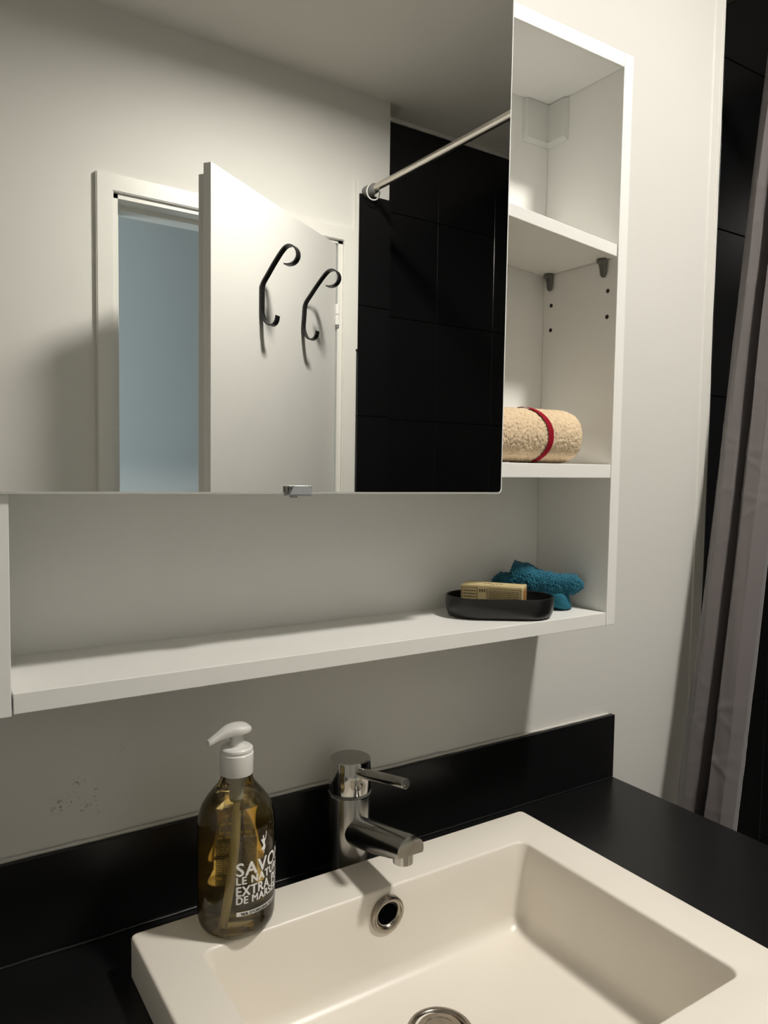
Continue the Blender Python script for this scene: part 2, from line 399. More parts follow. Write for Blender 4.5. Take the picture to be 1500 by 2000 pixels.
# mirror door
AL = math.radians(.4); HX, HY = .170, -.137
def myf(x): return HY + (x - HX) * math.tan(AL)
mx0, mx1 = HX, .6995
zb0, zb1, mt, th = -.0168, -.0206, ZT + T + .004, .0032
bm = bmesh.new()
poly = [(mx0, zb0), (mx1 - .004, zb1), (mx1 - .0012, zb1 + .0012), (mx1, zb1 + .004), (mx1 + .0012, mt), (mx0, mt)]
ins = .0018
def inset(p):
    x, z = p
    return (x + ins if x < .3 else x - ins, z - ins if z > .2 else z + ins)
r_back = [(x, myf(x) + th, z) for x, z in poly]; r_mid = [(x, myf(x) + .0006, z) for x, z in poly]
r_front = [(inset(q)[0], myf(inset(q)[0]), inset(q)[1]) for q in poly]
loft([r_back, r_mid, r_front], bm=bm)
for f in bm.faces:
    f.material_index = 1
    if len(f.verts) == 6 and f.normal.y < -.9: f.material_index = 0
mir = finish('mirror_door', bm, None, cab, mats=[m_mirror, m_edge])
mir['label'] = 'large frameless mirror'
m_clip = mat('clip_steel', (0.50, 0.52, 0.53, 1), 0.35, 0.5, var=0.04, vscale=200)
cx0, cx1 = .4225, .4510; cy = myf(.437); cz = -.0182
bm = bmesh.new()
prism([(cx0 + .0045, cz - .0010), (cx1, cz - .0010), (cx1 + .0003, cz + .0020), (cx1 - .0020, cz + .0062), (cx0 + .0082, cz + .0062)], 'y', cy - .0034, cy - .0004, bm)
box(bm, cx0 + .0095, cx1 - .0045, cy - .0036, cy - .0012, cz + .0056, cz + .0074, bev=.0004)
box(bm, cx0 + .0035, cx0 + .0075, cy - .0036, cy - .0012, cz + .0060, cz + .0076, bev=.0004)
box(bm, cx1 - .0035, cx1 - .0012, cy - .0036, cy - .0012, cz + .0060, cz + .0074, bev=.0004)
box(bm, cx0 + .002, cx1, cy - .0024, cy + th + .002, cz - .0026, cz - .0008, bev=.0005)
clip = finish('mirror_clip', bm, m_clip, mir)
bm = bmesh.new()
box(bm, cx0, cx0 + .0030, cy - .0026, cy - .0003, cz - .0010, cz + .0070, bev=.0005)
prism([(cx0 + .0028, cz - .0008), (cx0 + .0044, cz - .0008), (cx0 + .0080, cz + .0062), (cx0 + .0050, cz + .0062)], 'y', cy - .0028, cy - .0003, bm)
box(bm, cx1 - .0042, cx1 + .0002, cy - .0024, cy - .0002, cz + .0030, cz + .0064, bev=.0006)
box(bm, cx0 + .0060, cx0 + .0130, cy - .0030, cy - .0004, cz - .0040, cz - .0026, bev=.0004)  # dark strip below the clip stands in for its shadow
finish('clip_insert_and_shade', bm, m_pin, mir)

# ================================================================ VANITY
ZC, ZBS, XBS = -.480, -.3789, 1.0641
SXL, SXR, SYBK, ZR = .2911, .7961, -.0787, -.440
IXL, IXR, IYB, IYF, ZBN = .3409, .7401, -.1402, -.4209, -.5392
SYFR = -.4765
van = thing('vanity_unit', 'black laminate vanity counter around the cream basin', 'counter', (.3, -.26, FLOOR))
bm = bmesh.new(); CT = .030; CF = -.525
box(bm, XL + .002, IXL - .012, CF, .0025, ZC - CT, ZC); box(bm, IXR + .012, XBS, CF, .0025, ZC - CT, ZC)
box(bm, IXL - .012, IXR + .012, IYB + .012, .0025, ZC - CT, ZC); box(bm, IXL - .012, IXR + .012, CF, IYF - .012, ZC - CT, ZC)
finish('countertop', bm, m_counter, van)
bsp = thing('backsplash', 'low glossy black backsplash board along the white wall', 'backsplash', (.3, -.001, ZC))
finish('board', B(XL + .002, XBS, -.0055, .0030, ZC + .0002, ZBS, bev=.0006), m_counter, bsp)
# caulk beads: along the top of the backsplash and in its foot joint
def bead(y, z, r, x0, x1, wob, seed):
    P = [(x0 + (x1 - x0) * i / 120, y, z + wob * noise.noise(Vector((seed, i * .37, 0)))) for i in range(121)]
    return tube(P, [r * (1 + .35 * noise.noise(Vector((seed, i * .6, 9)))) for i in range(121)], 8)
finish('caulk_bead', bead(.0012, ZBS + .0012, .0022, XL + .01, XBS - .01, .0006, 1.0), m_caulk, bsp, smooth=60)
finish('joint_bead', bead(-.0068, ZC + .0008, .0022, XL + .01, XBS - .004, .0004, 4.0), m_counter, bsp, smooth=60)
bm = bmesh.new()
box(bm, -.43, -.412, -.50, 0, FLOOR, ZC - CT); box(bm, 1.02, 1.038, -.50, 0, FLOOR, ZC - CT); box(bm, -.412, 1.02, -.02, -.004, FLOOR, ZC - CT); box(bm, -.412, 1.02, -.48, -.02, FLOOR + .08, FLOOR + .098)
finish('base_body', bm, m_mel, van)
for i in range(3):
    a = -.41 + i * .4767
    d = finish('base_door', B(a, a + .474, -.519, -.501, FLOOR + .1, ZC - CT - .005, bev=.001), m_mel, van)
    finish('knob', lathe([(.006, 0), (.006, .012), (.012, .016), (.012, .024)], (a + .44, -.519, ZC - .12), 20, axis=axis_to((0, -1, 0))), m_chrome, d, smooth=40)

# ---- sink
snk = thing('wash_basin', 'cream rectangular resin wash basin raised above the black counter', 'sink', ((SXL + SXR) / 2, (SYBK + SYFR) / 2, ZC))
OR = .006
def sring(z, e=0, r=OR): return rrect(SXL + e, SXR - e, SYFR + e, SYBK - e, max(r - e * .3, .0015), z, 8)
def iring(z, e=0, r=.012): return rrect(IXL + e, IXR - e, IYF + e, IYB - e, r, z, 8)
rings = [sring(ZC - .0005 + .0006, .0015), sring(ZC + .001), sring(ZR - .0030), sring(ZR - .0012, .0006), sring(ZR - .0003, .0018), sring(ZR, .0032)]
rings += [iring(ZR, -.0035, .015), iring(ZR - .0004, -.0018, .0135), iring(ZR - .0014, -.0006, .0125), iring(ZR - .0030, 0, .012)]
for t in (.25, .5, .75, 1.0): rings.append(iring(ZR - .003 + (ZBN + .018 - ZR + .003) * t, .006 * t, .012 + .002 * t))
for k in range(1, 9):
    a = math.pi / 2 * k / 8; rr = .022
    rings.append(iring(ZBN + .018 - .020 * math.sin(a), .006 + rr * (1 - math.cos(a)), .014 + .004 * k / 8 * 2))
DRX, DRY, DRR = .553, -.226, .0325
# floor: pull rings toward the drain
last = rings[-1]
zl = last[0][2]
for t in (.25, .5, .75, .93):
    ring = []
    for p in last:
        ang = math.atan2(p[1] - DRY, p[0] - DRX); q = (DRX + (DRR - .001) * math.cos(ang), DRY + (DRR - .001) * math.sin(ang))
        ring.append((p[0] + (q[0] - p[0]) * t, p[1] + (q[1] - p[1]) * t, zl - .0075 * min(1, t / .72)))
    rings.append(ring)
ring = [(DRX + (DRR - .001) * math.cos(math.atan2(p[1] - DRY, p[0] - DRX)), DRY + (DRR - .001) * math.sin(math.atan2(p[1] - DRY, p[0] - DRX)), zl - .0075) for p in last]
rings.append(ring); rings.append([(x, y, z - .02) for x, y, z in ring])
bm = loft(rings, cap0=False, cap1=False)
# underside shell so the bowl has thickness
under = [sring(ZC + .0001, .0015), iring(ZC + .0001, -.004, .02), iring(ZC - .06, .004, .03), iring(ZBN - .016, .03, .04)]
b2 = loft(under, cap0=False, cap1=True)
merge(bm, b2)
finish('basin', bm, m_sink, snk, smooth=35)
zd = zl - .0070
dr = finish('drain', lathe([(.0300, -.012), (.0325, -.001), (.0335, .0008), (.0325, .0022), (.0300, .0026), (.0275, .0012), (.026, -.003), (.0255, -.012)], (DRX, DRY, zd), 48, cap0=False, cap1=False), m_steel, snk, smooth=50)
finish('drain_plug', lathe([(.0215, -.010), (.0235, -.004), (.0240, .0005), (.0225, .0030), (.016, .0040), (.0155, .0034), (.006, .0034), (.0055, .0044), (.001, .0046)], (DRX, DRY, zd), 48), m_steel, dr, smooth=50)
finish('drain_cup', lathe([(.0305, -.030), (.0305, -.011)], (DRX, DRY, zd), 32, cap1=False), m_dark, dr)
# overflow ring on the rear basin wall
oc = Vector((.5430, IYB - .0035, -.4672)); ax = axis_to((0, -1, -.06))
ov = finish('overflow_ring', lathe([(.0198, -.003), (.0200, .0010), (.0192, .0028), (.0172, .0036), (.0150, .0030), (.0132, .0012), (.0122, -.001), (.0118, -.003)], oc, 48, axis=ax, cap0=False, cap1=False), m_steel, snk, smooth=60)
finish('overflow_sleeve', lathe([(.0119, -.012), (.0119, -.002)], oc, 40, axis=ax, cap1=False), m_chrome2, ov, smooth=60)
finish('overflow_hole', lathe([(.0116, -.0003), (.0116, .0002)], oc + Vector((0, .0, 0)), 40, axis=ax), m_dark, ov)  # flat black disc paints the shaded depth; the basin wall has no opening

# ---- faucet
FX, FY = .5505, -.0495
fau = thing('basin_faucet', 'chrome single lever mixer tap standing between basin and backsplash', 'faucet', (FX, FY, ZC))
R = .0243
finish('body', lathe([(R + .001, 0), (R + .001, .003), (R, .004), (R, .1075), (R - .0006, .109)], (FX, FY, ZC), 64), m_chrome, fau, smooth=40)
finish('ring', lathe([(R - .002, .109), (R - .002, .1095), (R + .0004, .1100), (R + .0004, .1125), (R - .001, .1130)], (FX, FY, ZC), 64), m_pin, fau, smooth=40)
head = finish('head', lathe([(R, .1132), (R + .0002, .1140), (R - .0002, .1490), (R - .0008, .1502), (R - .0018, .1506)], (FX, FY, ZC), 64), m_chrome2, fau, smooth=40)
finish('cap', lathe([(R - .0020, .1504), (R - .0022, .1510), (R - .003, .1511)], (FX, FY, ZC), 64), m_chrome, head, smooth=40)
l0 = Vector((FX, FY - R + .004, ZC + .1395)); l1 = Vector((FX, -.163, -.3195)); ldv = (l1 - l0); la = axis_to(ldv); LL = ldv.length
finish('lever', lathe([(.0058, 0), (.0057, LL * .5), (.0056, LL - .0008), (.0050, LL), (.0036, LL), (.0034, LL - .004)], l0, 32, axis=la), m_chrome, fau, smooth=40)
ia = axis_to((-.15, -1, 0)); ic = Vector((FX - .002, FY - R + .0003, ZC + .1245))
finish('indicator', lathe([(.0046, -.001), (.0046, .0008), (.0036, .0012), (.0030, .0004)], ic, 24, axis=ia), m_chrome2, fau, smooth=40)
s0 = Vector((FX, FY - .004, -.4135)); s1 = Vector((FX, -.1735, -.3870)); sdir = (s1 - s0).normalized()
sup = Vector((1, 0, 0)).cross(sdir).normalized()
if sup.z < 0: sup = -sup
rings = []
for i in range(25):
    t = i / 24; c = s0.lerp(s1, t); k = max(0, (t - .25) / .75); ring = []
    for j in range(40):
        a = 2 * math.pi * j / 40; u = math.cos(a) * .0166; v = math.sin(a) * .0166
        lim = -.0166 + k * .0118
        v = max(v, lim)
        off = Vector((u, 0, 0)) + sup * v
        if i == 24: off = Vector((u, 0, v * sup.z))
        ring.append(c + off)
    rings.append(ring)
ring = [s1 + (p - s1) * .93 + Vector((0, -.0006, 0)) for p in rings[-1]]; rings.append(ring)
spout = finish('spout', loft(rings, cap0=False), m_chrome, fau, smooth=35)
ac = s1 + Vector((0, .0135, -.0085))
finish('aerator', lathe([(.0100, -.0090), (.0108, -.0085), (.0108, .004)], ac, 40), m_chrome2, spout, smooth=40)

# ================================================================ SOAP BOTTLE
BX, BY = .3850, -.1120
bot = thing('soap_bottle', 'clear pump bottle of amber liquid soap with white printed lettering', 'bottle', (BX, BY, ZR))
BC = (BX, BY, ZR + .0004)
prof = [(.004, .0035), (.018, .0030), (.0250, .0012), (.0278, .0000), (.0305, .0008), (.0340, .0035), (.0362, .0075), (.0372, .0125), (.0375, .018), (.0375, .060), (.0375, .098), (.0372, .1035), (.0362, .110), (.0335, .1185), (.0285, .1265), (.0225, .1340), (.0180, .1395), (.0158, .1440), (.0150, .1485), (.0150, .153)]
def thin_plastic():
    m = bpy.data.materials.new('clear_plastic'); m.use_nodes = True; nt = m.node_tree; nt.nodes.clear()
    o = nt.nodes.new('ShaderNodeOutputMaterial'); tr = nt.nodes.new('ShaderNodeBsdfTransparent'); gl = nt.nodes.new('ShaderNodeBsdfGlossy')
    tr.inputs[0].default_value = (.965, .955, .93, 1); gl.inputs['Roughness'].default_value = .03
    fr = nt.nodes.new('ShaderNodeFresnel'); fr.inputs[0].default_value = 1.5
    n = nt.nodes.new('ShaderNodeTexNoise'); n.inputs['Scale'].default_value = 30; bp = nt.nodes.new('ShaderNodeBump'); bp.inputs['Strength'].default_value = .03
    tc = nt.nodes.new('ShaderNodeTexCoord'); nt.links.new(tc.outputs['Object'], n.inputs['Vector']); nt.links.new(n.outputs['Fac'], bp.inputs['Height']); nt.links.new(bp.outputs['Normal'], gl.inputs['Normal'])
    mx = nt.nodes.new('ShaderNodeMixShader'); nt.links.new(fr.outputs[0], mx.inputs[0]); nt.links.new(tr.outputs[0], mx.inputs[1]); nt.links.new(gl.outputs[0], mx.inputs[2])
    nt.links.new(mx.outputs[0], o.inputs[0]); return m
m_plastic = thin_plastic()
def liquid_mat():
    m = bpy.data.materials.new('amber_liquid'); m.use_nodes = True; nt = m.node_tree; b = nt.nodes['Principled BSDF']
    b.inputs['Base Color'].default_value = (.985, .82, .40, 1); b.inputs['Roughness'].default_value = 0.0; b.inputs['IOR'].default_value = 1.31
    b.inputs['Transmission Weight'].default_value = .965; b.inputs['Specular IOR Level'].default_value = .3
    return m
m_liq = liquid_mat()
finish('bottle_shell', lathe(prof, BC, 72, cap0=True, cap1=False), m_plastic, bot, smooth=30)
lp = [(r - .0008, h + .0008) for r, h in prof if h < .1245]; LV = .1245
lp.append((.0290, LV))
finish('liquid', lathe(lp, BC, 72), m_liq, bot, smooth=30)
# dip tube with pump barrel
P = []
vdir = Vector((CAM.x - BX, CAM.y - BY, 0)).normalized(); vright = Vector((-vdir.y, vdir.x, 0))
if vright.x < 0: vright = -vright
for i in range(25):
    t = i / 24; z = ZR + .006 + (.140 - .006) * t
    off = -.0105 * (1 - t) ** 2.2 + .0005
    c = Vector((BX, BY, z)) + vright * off + vdir * (.010 * (1 - t) ** 2)
    P.append(c)
finish('dip_tube', tube(P, .0034, 16), m_tube, bot, smooth=60)
finish('pump_barrel', lathe([(.0060, .1180), (.0070, .1215), (.0070, .1400), (.0105, .1415), (.0105, .150)], BC, 32), m_tube, bot, smooth=50)
finish('collar', lathe([(.0158, .1495), (.0162, .1502), (.0162, .1695), (.0156, .1702), (.0150, .1705), (.0150, .1722), (.0156, .1726), (.0154, .1745), (.0140, .1758), (.0066, .1766), (.0062, .1775), (.0062, .1905)], BC, 64), m_white_pl, bot, smooth=35)
# nozzle head: oval actuator with a beak towards -x
rings = []
for i, (s, hw, zt_, zb_) in enumerate(((.0130, .0040, .1938, .1912), (.0122, .0075, .1955, .1905), (.0090, .0105, .1968, .1896), (.004, .0120, .1978, .1890), (-.002, .0118, .1980, .1888), (-.008, .0096, .1970, .1880), (-.0135, .0070, .1948, .1868), (-.019, .0050, .1918, .1852), (-.0245, .0042, .1888, .1832), (-.0285, .0040, .1864, .1812), (-.0290, .0036, .1860, .1814))):
    ring = []
    for k in range(20):
        a = 2 * math.pi * k / 20
        ca, sa = math.cos(a), math.sin(a); e = .5
        yy = hw * math.copysign(abs(ca) ** e, ca); zz = (zt_ + zb_) / 2 + (zt_ - zb_) / 2 * math.copysign(abs(sa) ** e, sa)
        ring.append((BX + s, BY + yy, ZR + zz))
    rings.append(ring)
pump = finish('pump_head', loft(rings), m_white_pl, bot, smooth=50)
# printed lettering wrapped round the bottle
A0 = math.atan2(vdir.y, vdir.x)
def wrap(u, z, r): # u: arc length to the viewer's right of the facing line
    a = A0 + u / r if (Vector((math.cos(A0 + .1), math.sin(A0 + .1), 0)).dot(vright) > 0) else A0 - u / r
    return Vector((BX + r * math.cos(a), BY + r * math.sin(a), z))
def text_bm(s, width, height, bold=.02, track=1.0):
    cu = bpy.data.curves.new('txt', 'FONT'); cu.body = s; cu.size = 1.0; cu.offset = bold; cu.resolution_u = 3; cu.space_character = track
    ob = bpy.data.objects.new('txt', cu); COL.objects.link(ob)
    dg = bpy.context.evaluated_depsgraph_get(); me = bpy.data.meshes.new_from_object(ob.evaluated_get(dg))
    bm = bmesh.new(); bm.from_mesh(me); bpy.data.objects.remove(ob); bpy.data.curves.remove(cu); bpy.data.meshes.remove(me)
    xs = [v.co.x for v in bm.verts]; ys = [v.co.y for v in bm.verts]
    x0, x1, y0, y1 = min(xs), max(xs), min(ys), max(ys)
    for v in bm.verts: v.co = Vector(((v.co.x - x0) / (x1 - x0) * width, (v.co.y - y0) / (y1 - y0) * height, 0))
    return bm
RP = .0379
def put_text(name, s, u0, z0, width, height, bold, m=m_ink, r=RP, track=1.0, parent=None):
    bm = text_bm(s, width, height, 0.0, track)
    d = bold * .010                      # heavier strokes: slightly shifted copies of the same glyphs
    if d > 0:
        base = [f[:] for f in [[v.co.copy() for v in fc.verts] for fc in bm.faces]]
        for ox, oy in ((d, 0), (-d, 0), (0, d * .6), (0, -d * .6)):
            for f in base: bm.faces.new([bm.verts.new(c + Vector((ox, oy, 0))) for c in f])
    long_e = [e for e in bm.edges if e.calc_length() > .004]
    if long_e: bmesh.ops.subdivide_edges(bm, edges=long_e, cuts=2)
    for v in bm.verts: v.co = wrap(u0 + v.co.x, z0 + v.co.y, r)
    return finish(name, bm, m, parent or bot)
TW = .0605
zt = lambda px: 0
put_text('lettering', 'SAVON', .0002, ZR + .0654, TW, .0125, .05, track=1.12)
put_text('lettering', 'LE NATUREL', .0002, ZR + .0573, TW, .0072, .045, track=1.14)
put_text('lettering', 'EXTRA PUR', .0002, ZR + .0462, TW, .0091, .045, track=1.1)
put_text('lettering', 'DE MARSEILLE', .0002, ZR + .0385, TW, .0070, .035, track=1.08)
def wrapped_rect(u0, u1, z0, z1, r, n, bm=None):
    bm = bm or bmesh.new(); rows = [[bm.verts.new(wrap(u0 + (u1 - u0) * i / n, z, r)) for i in range(n + 1)] for z in (z0, z1)]
    for i in range(n): bm.faces.new((rows[0][i], rows[0][i + 1], rows[1][i + 1], rows[1][i]))
    return bm
lb = finish('label_bar', wrapped_rect(.0002, TW, ZR + .0268, ZR + .0310, RP - .0001, 24), m_ink, bot)
put_text('bar_lettering', "96% D'ORIGINE NATURELLE", .0045, ZR + .0275, TW - .008, .0028, .02, m=m_inkdark, r=RP + .0002, parent=lb)
# small dancing-figure emblem over the lettering
EM = [[(.0, 0), (.9, .2), (.7, 1.3), (.2, 1.2)], [(-1.2, 1.4), (1.2, 1.2), (1.9, 2.6), (1.1, 4.2), (-.4, 4.4), (-.2, 3.0), (-1.5, 2.4)], [(-.9, 4.2), (1.3, 4.2), (1.5, 5.6), (.3, 6.3), (-1.2, 5.8)],
      [(-.4, 6.3), (.3, 6.2), (.7, 6.9), (.2, 7.5), (-.5, 7.2)], [(1.2, 5.4), (1.8, 5.2), (2.6, 7.0), (2.9, 8.4), (2.4, 8.5), (2.1, 7.2)], [(-1.0, 5.6), (-1.2, 5.0), (-1.9, 5.6), (-1.4, 6.3)]]
bm = bmesh.new()
for poly in EM: bm.faces.new([bm.verts.new(wrap(.0275 + x * .00155, ZR + .0815 + y * .00235, RP)) for x, y in poly])
finish('emblem', bm, m_ink, bot)
# small print on the far side, read through the soap
bm = bmesh.new(); random.seed(3)
def print_row(z, h, u0, u1, lo, hi, gap):
    u = u0
    while u < u1:
        wd = random.uniform(lo, hi)
        wrapped_rect(math.pi * RP + u, math.pi * RP + min(u + wd, u1), z, z + h, .03775, 2, bm); u += wd + gap
for i in range(5): print_row(ZR + .1005 - i * .0046, .0015, -.020, .020, .0012, .0045, .0013)
print_row(ZR + .0765, .0018, -.022, .024, .0015, .004, .0010); print_row(ZR + .0735, .0018, -.010, .022, .0015, .004, .0010)
for i in range(14): print_row(ZR + .069 - i * .0023, .0007, -.014, .026, .0006, .0024, .0007)
print_row(ZR + .0330, .0032, .006, .024, .002, .004, .0008)
finish('small_print', bm, m_inkgold, bot)

# ================================================================ THINGS ON THE SHELVES
# soap dish
dish = None
DA = math.radians(-34); dax = Vector((math.cos(DA), math.sin(DA), 0)); day = Vector((-math.sin(DA), math.cos(DA), 0)); DC = Vector((.7510, -.0765, ZLS))
def stadium(hl, hw, z, n=14):
    out = []
    for k in range(n + 1): a = -math.pi / 2 + math.pi * k / n; out.append((hl - hw + hw * math.cos(a), hw * math.sin(a)))
    for k in range(n + 1): a = math.pi / 2 + math.pi * k / n; out.append((-(hl - hw) + hw * math.cos(a), hw * math.sin(a)))
    return [DC + dax * x + day * y + Vector((0, 0, z)) for x, y in out]
rings = [stadium(.060, .027, .0006), stadium(.0615, .031, .0006), stadium(.0650, .035, .003), stadium(.0672, .0375, .009), stadium(.0680, .0382, .016), stadium(.0680, .0382, .0255), stadium(.0676, .0378, .0266), stadium(.0666, .0368, .0270), stadium(.0658, .036, .0262), stadium(.0652, .0352, .012), stadium(.062, .031, .0065), stadium(.055, .022, .0055)]
dish = tag(finish('soap_dish', loft(rings), m_dish, smooth=40), 'oval matte black soap dish on the open bottom shelf', 'soap dish')
# soap carton in the dish
SA = math.radians(-52); sax = Vector((math.cos(SA), math.sin(SA), 0)); say = Vector((-math.sin(SA), math.cos(SA), 0)); SC = Vector((.7465, -.0705, ZLS + .0072))
BL, BW, BH = .0390, .0165, .0325
soap = thing('soap_carton', 'small cream and gold printed soap box lying in the black dish', 'soap box', SC)
TIL = .045
def sp(x, y, z): return SC + sax * x + say * y + Vector((0, 0, z))
def sbox(x0, x1, y0, y1, z0, z1, bev=0):
    bm = B(x0, x1, y0, y1, z0, z1, bev=bev)
    for v in bm.verts: v.co = sp(*v.co)
    return bm
finish('carton', sbox(-BL, BL, -BW, BW, .0003, BH, bev=.0008), m_box, soap)
bm = bmesh.new(); e = .0002
def onf(x0, x1, z0, z1): merge(bm, sbox(x0, x1, -BW - e, -BW + .0001, z0, z1))
def ont(x0, x1, y0, y1): merge(bm, sbox(x0, x1, y0, y1, BH - .0001, BH + e))
def one(y0, y1, z0, z1): merge(bm, sbox(BL - .0001, BL + e, y0, y1, z0, z1))
random.seed(5)
for a0, a1 in ((-.0375, -.0175), (-.0055, .0365)):
    onf(a0, a1, BH - .0036, BH - .0030); onf(a0, a1, .0065, .0071); onf(a0, a0 + .0006, .0065, BH - .003); onf(a1 - .0006, a1, .0065, BH - .003)
for i in range(5):
    u = -.0355
    while u < -.0195: wd = random.uniform(.001, .003); onf(u, min(u + wd, -.0195), BH - .0078 - i * .0038, BH - .0064 - i * .0038); u += wd + .0007
for i in range(9):
    u = -.0035
    while u < .0345: wd = random.uniform(.001, .0035); onf(u, min(u + wd, .0345), BH - .0066 - i * .0022, BH - .0057 - i * .0022); u += wd + .0005
for u in (-.0155, -.0125, -.0095): onf(u, u + .0020, BH - .0078, BH - .0045)
ont(-.036, .036, -.0145, -.0140); ont(-.036, .036, .0140, .0145)
for i in range(8): ont(-.012 + i * .003, -.0105 + i * .003, -.003 + .004 * math.sin(i * 1.3), .002 + .004 * math.sin(i * 1.3))
one(-.013, .013, BH - .0075, BH - .0068); one(-.013, .013, .006, .0067)
for i in range(4): one(-.010, .009, BH - .012 - i * .0035, BH - .0108 - i * .0035)
finish('print', bm, m_print, soap)
finish('orange_panel', sbox(BL - .0001, BL + .00015, -.0145, .0145, .004, BH - .004), m_orange, soap)

# rolled beige towel
def terry(bm, amp, seed=0, sc=900):
    bm.normal_update()
    d = [(v, v.normal.copy()) for v in bm.verts]
    for v, n in d:
        k = noise.noise(v.co * sc + Vector((seed, 0, 0))) + .6 * noise.noise(v.co * sc * .45 + Vector((0, seed, 0)))
        v.co += n * amp * k
TWX1, TYC, TR = .8540, -.0885, .0338
def roll_ring(x, sc, n=150, dz=0):
    ring = []
    for k in range(n):
        a = 2 * math.pi * k / n; ca, sa = math.cos(a), math.sin(a)
        y = TR * 1.06 * sc * math.copysign(abs(ca) ** .93, ca); z = TR * sc * math.copysign(abs(sa) ** .90, sa)
        lump = .0012 * noise.noise(Vector((x * 30, ca * 2, sa * 2)))
        zz = ZMS + TR + .0006 + z * (1 + lump * 8) + dz
        ring.append(Vector((x, TYC + y * (1 + lump * 8), max(zz, ZMS + .0004))))
    return ring
rings = []; N = 170
for i in range(N + 1):
    x = .705 + (.826 - .705) * i / N
    rings.append(roll_ring(x, .965 + .035 * min(1, (x - .705) / .1)))
for k in range(1, 23):
    t = k / 22; rings.append(roll_ring(.826 + .024 * math.sin(t * math.pi / 2), max(.03, (1 - t ** 2.6) ** .6 if t < 1 else .03)))
bm = loft(rings); terry(bm, .0017, 1.0, 700)
for v in bm.verts: v.co.z = max(v.co.z, ZMS + .0003)
towel = tag(finish('rolled_towel', bm, m_beige, smooth=180), 'rolled beige terry towel with a red stripe on the middle shelf', 'towel')
rings = []
for i in range(9):
    x0 = .7745 + .0085 * i / 8; ring = []
    for p in roll_ring(.79, 1.035, 120):
        h = (p.z - ZMS) / (2 * TR)
        ring.append(Vector((x0 - .011 * (h - .45) ** 2 * 4 + .006, p.y, max(p.z + .0003, ZMS + .0002))))
    rings.append(ring)
st = finish('stripe', loft(rings, False, False), m_red, towel, smooth=60); st['label'] = 'dark red woven stripe'

# crumpled teal face cloth
CA = math.radians(-48); cax = Vector((math.cos(CA), math.sin(CA), 0)); cay = Vector((-math.sin(CA), math.cos(CA), 0)); CC = Vector((.8320, -.0600, ZLS))
def lobe(prof, nu=240, nv=170, seed=0., power=.75):
    """prof(t) -> (half depth, z low, z high, depth offset) along the long axis t in -1..1"""
    rings = []
    for i in range(nu + 1):
        t = -1 + 2 * i / nu; hd, z0, z1, off, L = prof(t); ring = []
        for k in range(nv):
            a = 2 * math.pi * k / nv; ca, sa = math.cos(a), math.sin(a)
            y = hd * math.copysign(abs(ca) ** power, ca) + off; z = (z0 + z1) / 2 + (z1 - z0) / 2 * math.copysign(abs(sa) ** power, sa)
            q = CC + cax * (L * t) + cay * y + Vector((0, 0, z))
            w = noise.noise(q * 55 + Vector((seed, 0, 0))) * .0032 + abs(noise.noise(q * 110 + Vector((0, seed, 0)))) * .0014
            ring.append(q + Vector((0, 0, w)) + cay * w * .8)
        rings.append(ring)
    return loft(rings)
def endf(t, e=4.0): return max(.05, (1 - abs(t) ** e)) ** .5
def interp(t, K):
    for (a, va), (b, vb) in zip(K, K[1:]):
        if t <= b:
            u = (t - a) / (b - a); u = u * u * (3 - 2 * u); return va + (vb - va) * u
    return K[-1][1]
def upper(t):
    f = endf(t, 14)
    top = interp(t, [(-1, .040), (-.80, .044), (-.62, .046), (-.50, .060), (-.25, .057), (.05, .050), (.45, .046), (.8, .0455), (1, .041)])
    low = interp(t, [(-1, .022), (-.4, .017), (.3, .016), (.7, .020), (1, .025)])
    mid = (top + low) / 2
    hd = interp(t, [(-1, .014), (-.6, .021), (.2, .0225), (.8, .0190), (1, .014)])
    return (hd * (.35 + .65 * f), mid - (mid - low) * f, mid + (top - mid) * f, .003 * math.sin(2.5 * t), .0605)
def lower(t):
    f = endf(t, 6)
    return (.0185 * f, .0012, .0012 + .028 * f, .000, .0450)
bm = lobe(upper, seed=2.); terry(bm, .0017, 3.0, 620)
cloth = tag(finish('face_cloth', bm, m_teal, smooth=180), 'crumpled teal terry face cloth behind the soap dish', 'cloth')
bm = lobe(lower, 80, 60, seed=8., power=.6)
for v in bm.verts: v.co.z = max(v.co.z, ZLS + .0006)
finish('folded_hem', bm, m_tealhem, cloth, smooth=180)

